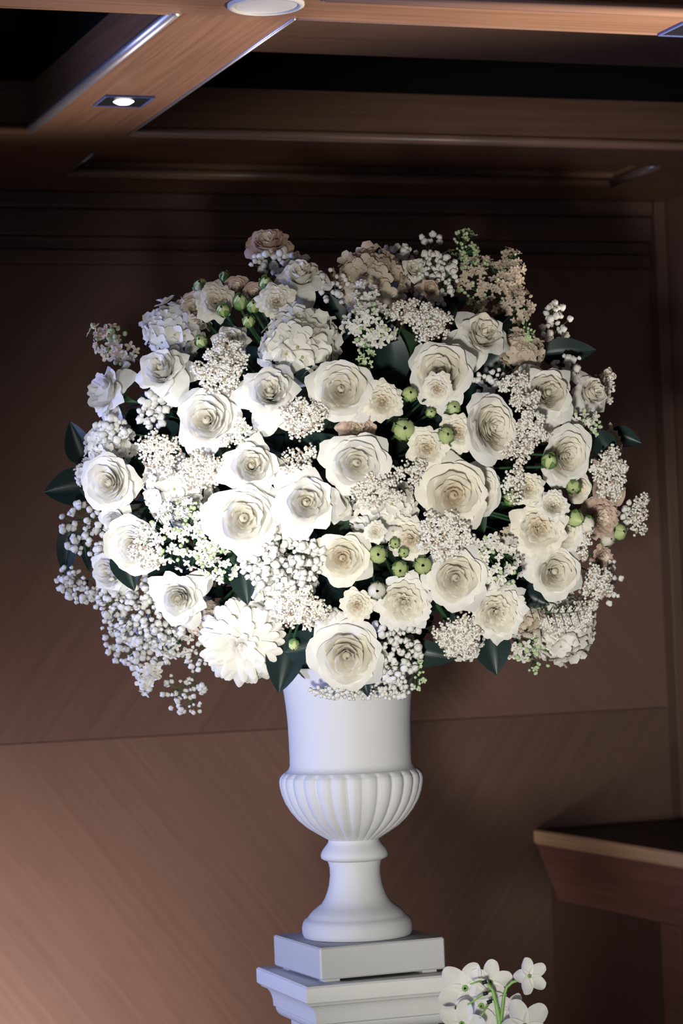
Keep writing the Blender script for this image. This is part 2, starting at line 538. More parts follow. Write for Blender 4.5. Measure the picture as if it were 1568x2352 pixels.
def surf(x, y, d=0.0, shrink=1.0):
    """point where the view line of a picture spot meets the rounded bouquet, and the outward direction there"""
    a, b, c = BA * shrink, BB * shrink, BCZ * shrink
    D = ray(x, y)
    o = CAM - BC
    s = Vector((1 / a, 1 / b, 1 / c))
    O2, D2 = Vector((o.x * s.x, o.y * s.y, o.z * s.z)), Vector((D.x * s.x, D.y * s.y, D.z * s.z))
    A, B, Cc = D2.dot(D2), 2 * O2.dot(D2), O2.dot(O2) - 1
    disc = B * B - 4 * A * Cc
    tt = (-B - math.sqrt(disc)) / (2 * A) if disc > 0 else -B / (2 * A)
    p = CAM + D * tt
    q = p - BC
    n = Vector((q.x / a ** 2, q.y / b ** 2, q.z / c ** 2)).normalized()
    return p - D.normalized() * d, n


def frame(n, spin=0.0):
    """rotation with local z along n and local x close to the picture's right"""
    n = n.normalized()
    ex = (RGT - n * RGT.dot(n)).normalized()
    ey = n.cross(ex)
    return Matrix((ex, ey, n)).transposed().to_4x4() @ Matrix.Rotation(spin, 4, 'Z')


def facing(n0, f, k=0.6):
    if f is None:
        return (-FWD * (1 - k) + n0 * k).normalized()
    fx, fy = f
    z = math.sqrt(max(0.02, 1 - fx * fx - fy * fy))
    return (RGT * fx + UPV * fy - FWD * z).normalized()


def setmat(o, m):
    sl = o.material_slots[0]
    sl.link = 'OBJECT'
    sl.material = MATS[m]


# ------------------------------------------------------------------ petals and roses
def sheet(nu, nv, fn):
    V = [fn(-1 + 2 * i / nu, j / nv) for j in range(nv + 1) for i in range(nu + 1)]
    F = [(j * (nu + 1) + i, j * (nu + 1) + i + 1, (j + 1) * (nu + 1) + i + 1, (j + 1) * (nu + 1) + i) for j in range(nv) for i in range(nu)]
    return V, F


def rose_petals(kind, seed):
    r_ = random.Random(seed)
    # petal count, spread, height, rim curl, droop, width, ripple
    n = {'full': 30, 'cup': 25, 'spray': 36, 'ball': 36}[kind]
    out = []
    for i in range(n):
        t = i / (n - 1)
        th = i * 2.39996 + r_.uniform(-.3, .3)
        ph, ph2 = r_.uniform(0, 6.28), r_.uniform(0, 6.28)
        curl = max(0, (t - .35) / .65)
        ti = max(0, (t - .14) / .86)               # 0 inside the closed heart
        c2 = max(0, (t - .58) / .42)
        # rim radius, rim height, rim curl, droop, half angle, ripple
        if kind == 'full':
            rim, Hh, cu, dr, half, rip = .19 + .79 * ti ** 1.05, .88 - .36 * ti ** 1.9, .05 + .24 * c2, .03 + .26 * c2, 1.35 - .40 * ti, .024
        elif kind == 'cup':
            rim, Hh, cu, dr, half, rip = .17 + .78 * ti ** 1.35, 1.0 - .46 * ti ** 1.8, .04 + .36 * c2, .02 + .40 * c2, 1.35 - .45 * ti, .024
        elif kind == 'spray':
            rim, Hh, cu, dr, half, rip = .16 + .82 * ti ** .95, .68 - .22 * ti ** 2, .06 + .18 * c2, .04 + .20 * c2, 1.15 - .40 * ti, .045
        else:
            rim, Hh, cu, dr, half, rip = .15 + .83 * ti ** .98, .76 - .28 * ti ** 2.0, .04 + .10 * c2, .03 + .10 * c2, 1.35 - .35 * ti, .02
        R = rim - cu
        if t < .14:
            R, half = R * (.62 + .38 * t / .14), 2.1
        Hh *= 1 + r_.uniform(-.05, .05)
        R *= 1 + r_.uniform(-.04, .04)
        rb = .03 + .16 * t
        z0 = .36 * (1 - t) ** 1.3
        Hh -= z0
        point = {'full': .03, 'cup': .07, 'spray': .02, 'ball': .0}[kind] * curl + .01
        lift = r_.uniform(-.06, .12) * curl
        wav = r_.uniform(.7, 1.3)

        def fn(u, v, t=t, th=th, R=R, Hh=Hh, c2=c2, cu=cu, dr=dr, rip=rip, rb=rb, half=half, ph=ph, ph2=ph2, point=point, curl=curl, z0=z0, lift=lift, wav=wav):
            vv = v * (1 - .20 * abs(u) ** 2.2) + point * math.exp(-(u / .22) ** 2) * v ** 5
            s = math.sin(min(vv, 1) * math.pi / 2)
            cone = .22 + .30 * c2
            r = rb + (R - rb) * ((1 - cone) * s ** .85 + cone * vv ** 1.5)
            z = z0 + Hh * vv ** (1.15 - .30 * c2)
            k = max(0, (vv - .62) / .38)
            r += cu * k ** 1.7
            z -= (dr - lift) * k ** 2.0
            if t < .14:                            # heart petals close over the top
                e = max(0, (vv - .45) / .55)
                r *= 1 - .88 * e * e * (3 - 2 * e)
                z -= .05 * e
            elif t < .30:
                r *= 1 - .18 * (.30 - t) / .16 * vv ** 3
            r += curl * .10 * u * u * v ** 4 + .075 * u * R
            r += rip * (.4 + t) * math.sin(2.2 * wav * math.pi * u + ph) * v ** 3
            z += rip * .8 * (.5 + t) * math.sin(3.1 * wav * math.pi * u + ph2) * v ** 4
            a = th + u * half * (.42 + .58 * math.sin(math.pi * min(.5, v * .62))) * (1 - .24 * v ** 8)
            return (r * math.cos(a), r * math.sin(a), z)
        V, F = sheet(10, 10, fn)
        out.append((t, V, F))
    rad = sorted(max(math.hypot(p[0], p[1]) for p in V) for _, V, _ in out)
    k = 1.0 / rad[int(len(rad) * .80)]
    return [(t, mesh('petal', [(p[0] * k, p[1] * k, p[2] * k) for p in V], F, 'petal_white')) for t, V, F in out], k


ROSE = {(k, s): rose_petals(k, s * 7 + len(k)) for k in ('full', 'cup', 'spray', 'ball') for s in (1, 2, 3)}
# a loose outer petal, spread away from the bloom
V, F = sheet(8, 8, lambda u, v: (.30 + .95 * v * (1 - .16 * u * u), u * .46 * math.sin(math.pi * min(.90, .18 + .64 * v)) ** .7, .30 - .30 * v + .10 * u * u * (1 - v) - .22 * max(0, v - .7) + .03 * math.sin(4 * u + 2)))
LOOSE = mesh('petal', V, F, 'petal_white')
# calyx and stems
V, F = lathe([(0.0, -.16), (.10, -.13), (.15, -.04), (.14, .05), (.10, .10)], 10)
CALYX = mesh('calyx', V, F, 'stem_green')
V, F = sheet(4, 6, lambda u, v: ((.12 + .55 * v ** 1.2), u * .13 * math.sin(math.pi * (.18 + .82 * v)) * (1.05 - v * .4), -.02 + .12 * v - .5 * v ** 2.2 + abs(u) * .02))
SEPAL = mesh('sepal', V, F, 'stem_green')
V, F = lathe([(1, 0), (1, 1)], 6)
STEM = mesh('stem', V, F, 'stem_green')


def stem_to_core(parent, M, p, r, mesh_=STEM):
    """stem from the back of a bloom into the packed centre of the bouquet"""
    q = BC + (p - BC) * 0.45
    d = q - p
    W = Matrix.Translation(p) @ d.to_track_quat('Z', 'Y').to_matrix().to_4x4() @ Matrix.Diagonal((r, r, d.length, 1))
    return obj('stem', mesh_, parent, M.inverted() @ W)


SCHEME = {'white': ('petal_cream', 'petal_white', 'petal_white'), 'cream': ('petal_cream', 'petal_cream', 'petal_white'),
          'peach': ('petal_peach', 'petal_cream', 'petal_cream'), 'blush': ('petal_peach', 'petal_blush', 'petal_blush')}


def rose(x, y, r, kind, scheme, label, f=None, d=0.0, seed=1, sq=(1, 1), group=None, name='rose', cat='rose', loose=()):
    p, n0 = surf(x, y, d)
    n = facing(n0, f)
    R = r * 1.06 * PXM * p.y / 4.1
    spin = (x * 0.37 + y * 0.11) % 6.28
    base = p - n * R * .42
    M = Matrix.Translation(base) @ frame(n) @ Matrix.Diagonal((R * sq[0], R * sq[1], R * (.5 * (sq[0] + sq[1])), 1)) @ Matrix.Rotation(spin, 4, 'Z')
    t0 = empty(name, M, label, cat, group)
    petals, k = ROSE[(kind, seed)]
    c = SCHEME[scheme]
    for t, me in petals:
        o = obj('petal', me, t0)
        setmat(o, c[0] if t < .32 else c[1] if t < .68 else c[2])
    for ang in loose:
        o = obj('petal', LOOSE, t0, Matrix.Rotation(math.radians(ang) - spin, 4, 'Z'))
        setmat(o, c[2])
    obj('calyx', CALYX, t0)
    for k in range(5):
        obj('sepal', SEPAL, t0, Matrix.Rotation(k * 1.2566 + .4, 4, 'Z'))
    stem_to_core(t0, M, base - n * R * .1, 0.0020)
    return t0


# buds
def bud_petal(seed):
    r_ = random.Random(seed)
    res = []
    for i in range(5):
        th = i * 2.4

        def fn(u, v, th=th, i=i):
            r = (.50 + .035 * i) * math.sin(math.pi * (.10 + .86 * v)) ** .8 + .03 * u
            a = th + u * 1.15 * (.5 + .5 * math.sin(math.pi * min(.5, v * .7)))
            return (r * math.cos(a), r * math.sin(a), 1.25 * v * (1 - .10 * u * u) + .05 * i * v)
        V, F = sheet(6, 6, fn)
        res.append(mesh('petal', V, F, 'bud_pale'))
    return res


BUDP = bud_petal(3)
V, F = sheet(4, 6, lambda u, v: ((.18 + .46 * math.sin(math.pi * (.08 + .72 * v)) ** .8), u * .40 * (1 - v) ** .6 * (.6 + .8 * v), 1.35 * v - .08 + .05 * abs(u)))
BUDS = mesh('sepal', V, F, 'bud_green')
V, F = lathe([(0.05, -.35), (.16, -.25), (.30, -.10), (.38, .05), (.30, .12)], 10)
BUDC = mesh('calyx', V, F, 'bud_green')


def bud(x, y, r, label, f=None, d=0.0, pale=False, closed=True):
    p, n0 = surf(x, y, d)
    n = facing(n0, f, .5)
    R = r * 1.75 * PXM * p.y / 4.1
    M = Matrix.Translation(p - n * R * .45) @ frame(n, x % 6.28) @ Matrix.Diagonal((R, R, R, 1))
    t0 = empty('rosebud', M, label, 'rosebud', 'green rosebuds between the roses')
    for me in BUDP:
        o = obj('petal', me, t0)
        if pale:
            setmat(o, 'petal_cream' if not closed else 'bud_pale')
    for k in range(5):
        s = 1.0 if not pale else .72
        obj('sepal', BUDS, t0, Matrix.Rotation(k * 1.2566, 4, 'Z') @ Matrix.Diagonal((1.03, 1.03, s, 1)))
    obj('calyx', BUDC, t0)
    stem_to_core(t0, M, p - n * R * .70, 0.0022)
    return t0


# ------------------------------------------------------------------ hydrangea and small florets
def floret_mesh(npet, wid, cup, ln=1.0, name='floret', mat='floret_white', eye=True, notch=0.0):
    m = MB()
    for k in range(npet):
        a0 = k * 2 * math.pi / npet

        def fn(u, v, a0=a0, k=k):
            r = .10 + (.90 * ln) * v * (1 - .16 * u * u) - notch * v ** 4 * math.exp(-(u / .3) ** 2)
            wv = wid * math.sin(math.pi * min(.93, .12 + .72 * v)) ** .7
            x, yy = r, u * wv
            z = cup * v ** 1.6 + .10 * u * u * v - .14 * max(0, v - .6) + .02 * k % .03
            return (x * math.cos(a0) - yy * math.sin(a0), x * math.sin(a0) + yy * math.cos(a0), z)
        V, F = sheet(3, 3, fn)
        m.add(V, F)
    mats = [mat]
    if eye:
        V, F = lathe([(.11, .0), (.10, .09), (.0, .13)], 5)
        m.add(V, F, 1)
        mats.append('eye_green')
    return mesh(name, m.v, m.f, mats, True, m.i)


HFLO = [floret_mesh(4, .46, .22), floret_mesh(4, .52, .42), floret_mesh(4, .44, .05)]
LFLO = [floret_mesh(4, .30, .12, name='floret', notch=.05), floret_mesh(4, .34, .30, name='floret', eye=False)]
V, F = lathe([(0, -.5), (.30, -.35), (.42, 0), (.34, .32), (.12, .52), (0, .56)], 8)
BUDLET = mesh('budlet', V, F, 'floret_green')


def hydrangea(x, y, r, mat, label, d=-0.02, n=60, f=None, fl=.30, seed=1, group=None, cap=-.25):
    p, n0 = surf(x, y, d)
    nn = facing(n0, f, .45)
    R = r * PXM * p.y / 4.1
    base = p - nn * R * .55
    M = Matrix.Translation(base) @ frame(nn)
    t0 = empty('hydrangea', M, label, 'hydrangea', group)
    r_ = random.Random(seed)
    for k in range(n):
        z = 1 - (1 - cap) * (k + .5) / n
        a = k * 2.39996 + r_.uniform(-.2, .2)
        q = Vector((math.sqrt(1 - z * z) * math.cos(a), math.sqrt(1 - z * z) * math.sin(a), z))
        nn2 = (q + Vector((r_.uniform(-.35, .35), r_.uniform(-.35, .35), r_.uniform(-.35, .35)))).normalized()
        s = R * fl * r_.uniform(.8, 1.15)
        ML = Matrix.Translation(q * (R * (.82 + r_.uniform(-.12, .12)))) @ nn2.to_track_quat('Z', 'Y').to_matrix().to_4x4() @ Matrix.Rotation(r_.uniform(0, 6), 4, 'Z') @ Matrix.Diagonal((s, s, s, 1))
        o = obj('floret', HFLO[k % 3], t0, ML)
        if mat != 'floret_white':
            setmat(o, mat)
    m = MB()
    V, F = lathe([(0, -R * .55), (R * .45, -R * .3), (R * .64, .1 * R), (R * .5, .45 * R), (0, .66 * R)], 10)
    m.add(V, F)
    m.build('flower_core', mat if mat != 'floret_white' else 'floret_beige', t0, smooth=True)
    stem_to_core(t0, M, base, 0.004)
    return t0


V, F = sheet(5, 7, lambda u, v: (u * .20 * math.sin(math.pi * min(.95, .16 + .70 * v)) ** .75, .05 + v * (1 - .10 * u * u) + .0, .10 * u * u * (1 - v) + .10 * math.sin(v * 3) - .10 * v * v))
DPET = mesh('petal', V, F, 'floret_white')


def dahlia(x, y, r, label, d=0.0, f=None):
    p, n0 = surf(x, y, d)
    n = facing(n0, f, .5)
    R = r * PXM * p.y / 4.1
    M = Matrix.Translation(p - n * R * .3) @ frame(n) @ Matrix.Diagonal((R, R, R, 1))
    t0 = empty('dahlia', M, label, 'dahlia')
    r_ = random.Random(5)
    for j, (cnt, el, ln, rad) in enumerate(((6, 80, .34, .04), (10, 68, .44, .07), (14, 56, .53, .10), (17, 44, .60, .13), (20, 32, .66, .16), (22, 20, .72, .18), (24, 7, .76, .18), (24, -7, .80, .17), (22, -22, .80, .15))):
        for k in range(cnt):
            a = 6.2832 * (k + .5 * (j % 2)) / cnt + r_.uniform(-.14, .14)
            ln *= r_.uniform(.97, 1.03)
            e = math.radians(el + r_.uniform(-16, 16))
            ML = Matrix.Rotation(a, 4, 'Z') @ Matrix.Translation((0, rad, .22)) @ Matrix.Rotation(e, 4, 'X') @ Matrix.Diagonal((ln * 1.05, ln, ln * 1.7, 1))
            obj('petal', DPET, t0, ML)
    obj('calyx', CALYX, t0, Matrix.Diagonal((2.2, 2.2, 1.4, 1)) @ Matrix.Translation((0, 0, .06)))
    stem_to_core(t0, M, p - n * R * .4, 0.004)
    return t0


def cluster_frame(x, y, d, f, k=.35):
    p, n0 = surf(x, y, d)
    n = facing(n0, f, k)
    return p, n, Matrix.Translation(p) @ frame(n)


def branch_mesh(R_, pts, root, r):
    """thin branching twigs from a common root to each blossom"""
    m = MB()
    hubs = [root + (Vector(p) - root) * .55 for p in R_.sample(pts, max(3, len(pts) // 7))]
    for h in hubs:
        m.tube([root, (root + h) * .5 + Vector((0, 0, -.002)), h], r * 1.5, 3, cap=False)
    for p in pts:
        p = Vector(p)
        h = min(hubs, key=lambda q: (q - p).length)
        m.tube([h, p], r, 3, cap=False)
    return m


def lilac(x, y, rx, ry, n, fr, mat, label, d=0.02, f=None, seed=1, buds=0.2, rot=0.0, name='lilac_spray', cat='lilac', taper=0.0, thick=.45, mat2=None):
    """panicle of little four-petalled florets and buds"""
    p, nn, M = cluster_frame(x, y, d, f)
    M = M @ Matrix.Rotation(rot, 4, 'Z')
    s0 = PXM * p.y / 4.1
    t0 = empty(name, M, label, cat)
    r_ = random.Random(seed)
    pts = []
    for k in range(n):
        while True:
            a, b = r_.uniform(-1, 1), r_.uniform(-1, 1)
            if a * a + b * b < 1 and abs(b) < 1 - taper * max(0, a):
                break
        h = math.sqrt(max(0, 1 - a * a - b * b))
        c = h * r_.uniform(.3, 1.0)
        q = Vector((a * rx * s0, b * ry * s0, c * min(rx, ry) * s0 * thick))
        pts.append(q)
        nrm = Vector((a + r_.uniform(-.5, .5), b + r_.uniform(-.5, .5), h + .5 + r_.uniform(-.3, .3))).normalized()
        s = fr * s0 * r_.uniform(.8, 1.2)
        ML = Matrix.Translation(q) @ nrm.to_track_quat('Z', 'Y').to_matrix().to_4x4() @ Matrix.Rotation(r_.uniform(0, 6), 4, 'Z') @ Matrix.Diagonal((s, s, s, 1))
        isb = r_.random() < buds or (taper and a > .55 and r_.random() < .6)
        o = obj('bud' if isb else 'floret', BUDLET if isb else LFLO[k % 2], t0, ML)
        mm = (mat2 or mat) if isb else mat
        setmat(o, mm)
    br = branch_mesh(r_, pts, Vector((0, 0, -.03)), .0007)
    br.build('branchlets', 'stem_green', t0)['kind'] = 'stuff'
    stem_to_core(t0, M, p - nn * .03, 0.0018)
    return t0


def ico(sub=1):
    import bmesh
    b = bmesh.new()
    bmesh.ops.create_icosphere(b, subdivisions=sub, radius=1)
    V = [v.co.copy() for v in b.verts]
    F = [tuple(v.index for v in f.verts) for f in b.faces]
    b.free()
    return V, F


IV, IF = ico(1)
IV2, IF2 = ico(2)
BLOS = []
for s in range(3):
    r_ = random.Random(s)
    BLOS.append(mesh('blossom', [v * (1 + r_.uniform(-.30, .25)) for v in IV2], IF2, 'blossom_white'))


def breath(x, y, rx, ry, n, br, label, d=0.01, f=None, seed=1, hollow=0.0, rot=0.0, thick=.5):
    """baby's breath: many little round blossoms on hair-thin twigs"""
    p, nn, M = cluster_frame(x, y, d, f, .25)
    M = M @ Matrix.Rotation(rot, 4, 'Z')
    s0 = PXM * p.y / 4.1
    t0 = empty('babys_breath_spray', M, label, 'baby\'s breath')
    r_ = random.Random(seed)
    pts = []
    tries = 0
    while len(pts) < n and tries < 6000:
        tries += 1
        a, b = r_.uniform(-1, 1), r_.uniform(-1, 1)
        rr = a * a + b * b
        if rr > 1 or rr < hollow:
            continue
        q = Vector((a * rx * s0, b * ry * s0, r_.uniform(-.5, 1) * math.sqrt(1 - rr) * min(rx, ry) * s0 * thick))
        if any((q - w_).length < br * s0 * 1.15 for w_ in pts):
            continue
        pts.append(q)
        s = br * s0 * r_.uniform(.55, 1.15)
        ML = Matrix.Translation(q) @ Matrix.Rotation(r_.uniform(0, 6), 4, 'Z') @ Matrix.Rotation(r_.uniform(0, 3), 4, 'X') @ Matrix.Diagonal((s, s, s * .85, 1))
        obj('blossom', BLOS[len(pts) % 3], t0, ML)
    m = branch_mesh(r_, pts, Vector((0, 0, -.045)), .00045)
    m.build('twigs', 'twig', t0)['kind'] = 'stuff'
    stem_to_core(t0, M, p - nn * .045, 0.0012)
    return t0


def rice(x, y, rx, ry, label, d=0.03, f=None, seed=1, br=3.5, dens=1.0, rot=0.0, pink=.20):
    """rice flower: flat umbels of bead-like buds"""
    p, nn, M = cluster_frame(x, y, d, f)
    M = M @ Matrix.Rotation(rot, 4, 'Z')
    s0 = PXM * p.y / 4.1
    t0 = empty('rice_flower', M, label, 'rice flower')
    r_ = random.Random(seed)
    rx, ry = rx * 1.06, ry * 1.06
    K = max(5, int(rx * ry / 240))
    hubs = []
    for k in range(K):
        rad, a = math.sqrt((k + .5) / K), k * 2.39996
        hubs.append((rad * math.cos(a) * .86, rad * math.sin(a) * .86, r_.uniform(.85, 1.1)))
    m = MB()
    tips = []
    hr = 1.30 * math.sqrt(rx * ry / K)
    cnt = int(dens * 2.3 * (hr / br) ** 2)
    for hx, hy, hs in hubs:
        c = Vector((hx * rx, hy * ry, .35 * min(rx, ry) * math.sqrt(max(0, 1 - hx * hx - hy * hy)))) * s0
        tips.append(c)
        for _ in range(cnt):
            a, b = r_.gauss(0, .5), r_.gauss(0, .5)
            if a * a + b * b > 1.1:
                continue
            q = c + Vector((a * hr * hs, b * hr * hs, hr * .65 * math.sqrt(max(0, 1.1 - a * a - b * b)) * r_.uniform(.72, 1.05))) * s0
            s = br * s0 * r_.uniform(.75, 1.15)
            m.add([q + v * s for v in IV], IF, 1 if r_.random() < pink else 0)
    m.build('bead_buds', ['bead_white', 'bead_pink'], t0, smooth=True)['kind'] = 'stuff'
    m = MB()
    for c in tips:
        m.tube([Vector((0, 0, -.03)), c * .7 + Vector((0, 0, -.006)), c], .0011, 4, cap=False)
    m.build('stalks', 'twig', t0)['kind'] = 'stuff'
    stem_to_core(t0, M, p - nn * .028, 0.0015)
    return t0


# ------------------------------------------------------------------ leaves
def leaf_mesh(fold, bend, wid):
    return mesh('leaf', *sheet(6, 9, lambda u, v: (u * wid * math.sin(math.pi * v ** .85) ** .8 * (1.02 - .15 * v), v, fold * abs(u) * math.sin(math.pi * v) - bend * v * v)), 'leaf_dark')


LEAF = [leaf_mesh(.10, .25, .27), leaf_mesh(.16, .10, .32), leaf_mesh(.08, .45, .24)]


def leaf(x, y, ln, ang, label, d=0.0, tilt=0.25, m=0, wid=1.0, mat=None, name='leaf_blade'):
    """single leaf; ang = direction of its tip in the picture (degrees, 0 = right, 90 = up); x, y = its middle"""
    p, n0 = surf(x, y, d)
    a = math.radians(ang)
    L = ln * PXM * p.y / 4.1
    tip = (RGT * math.cos(a) + UPV * math.sin(a) - FWD * tilt).normalized()
    nn = (-FWD - tip * (-FWD).dot(tip)).normalized()
    ex = tip.cross(nn)
    M = Matrix.Translation(p - tip * L * .5) @ Matrix((ex, tip, nn)).transposed().to_4x4() @ Matrix.Diagonal((L * wid, L, L, 1))
    t0 = empty(name, M, label, 'leaf')
    o = obj('blade', LEAF[m], t0)
    if mat:
        setmat(o, mat)
    mm = MB()
    mm.tube([(0, v / 6, -.01 - (.25, .10, .45)[m] * (v / 6) ** 2 + .012) for v in range(7)], .012, 4, r1=.004)
    mm.build('midrib', 'leaf_mid', t0, smooth=True)
    stem_to_core(t0, M, p - tip * L * .5, 0.0016)
    return t0

# ------------------------------------------------------------------ packed greenery behind the blooms
core = empty('foliage_bed', Matrix.Translation(BC), 'dark green leaves packed between and behind the white blooms', 'foliage')
m = MB()
V, F = ico(3)
r_ = random.Random(2)
m.add([Vector((v.x * BA, v.y * BB, v.z * BCZ)) * (.66 + r_.uniform(-.03, .03)) for v in V], F)
m.build('wet_foam', 'foam_dark', core, smooth=True)
V, F = lathe([(.085, -.40), (.085, -.15)], 16)
obj('foam_neck', mesh('foam_neck', V, F, 'foam_dark'), core)
r_ = random.Random(9)
for k in range(295):
    z = 1 - 2 * (k + .5) / 295
    a = k * 2.39996
    q = Vector((math.sqrt(1 - z * z) * math.cos(a), math.sqrt(1 - z * z) * math.sin(a), z))
    p = Vector((q.x * BA, q.y * BB, q.z * BCZ)) * (.66 + r_.uniform(0, .10))
    t_ = (q + Vector((r_.uniform(-1, 1), r_.uniform(-1, 1), r_.uniform(-1, 1))) * 1.1).normalized()
    nn = (q - t_ * q.dot(t_)).normalized()
    L = r_.uniform(.075, .12)
    M = Matrix.Translation(p) @ Matrix((t_.cross(nn), t_, nn)).transposed().to_4x4() @ Matrix.Diagonal((L, L, L, 1))
    o = obj('leaf', LEAF[k % 3], core, M)
    if k % 5 == 0:
        setmat(o, 'leaf_mid')

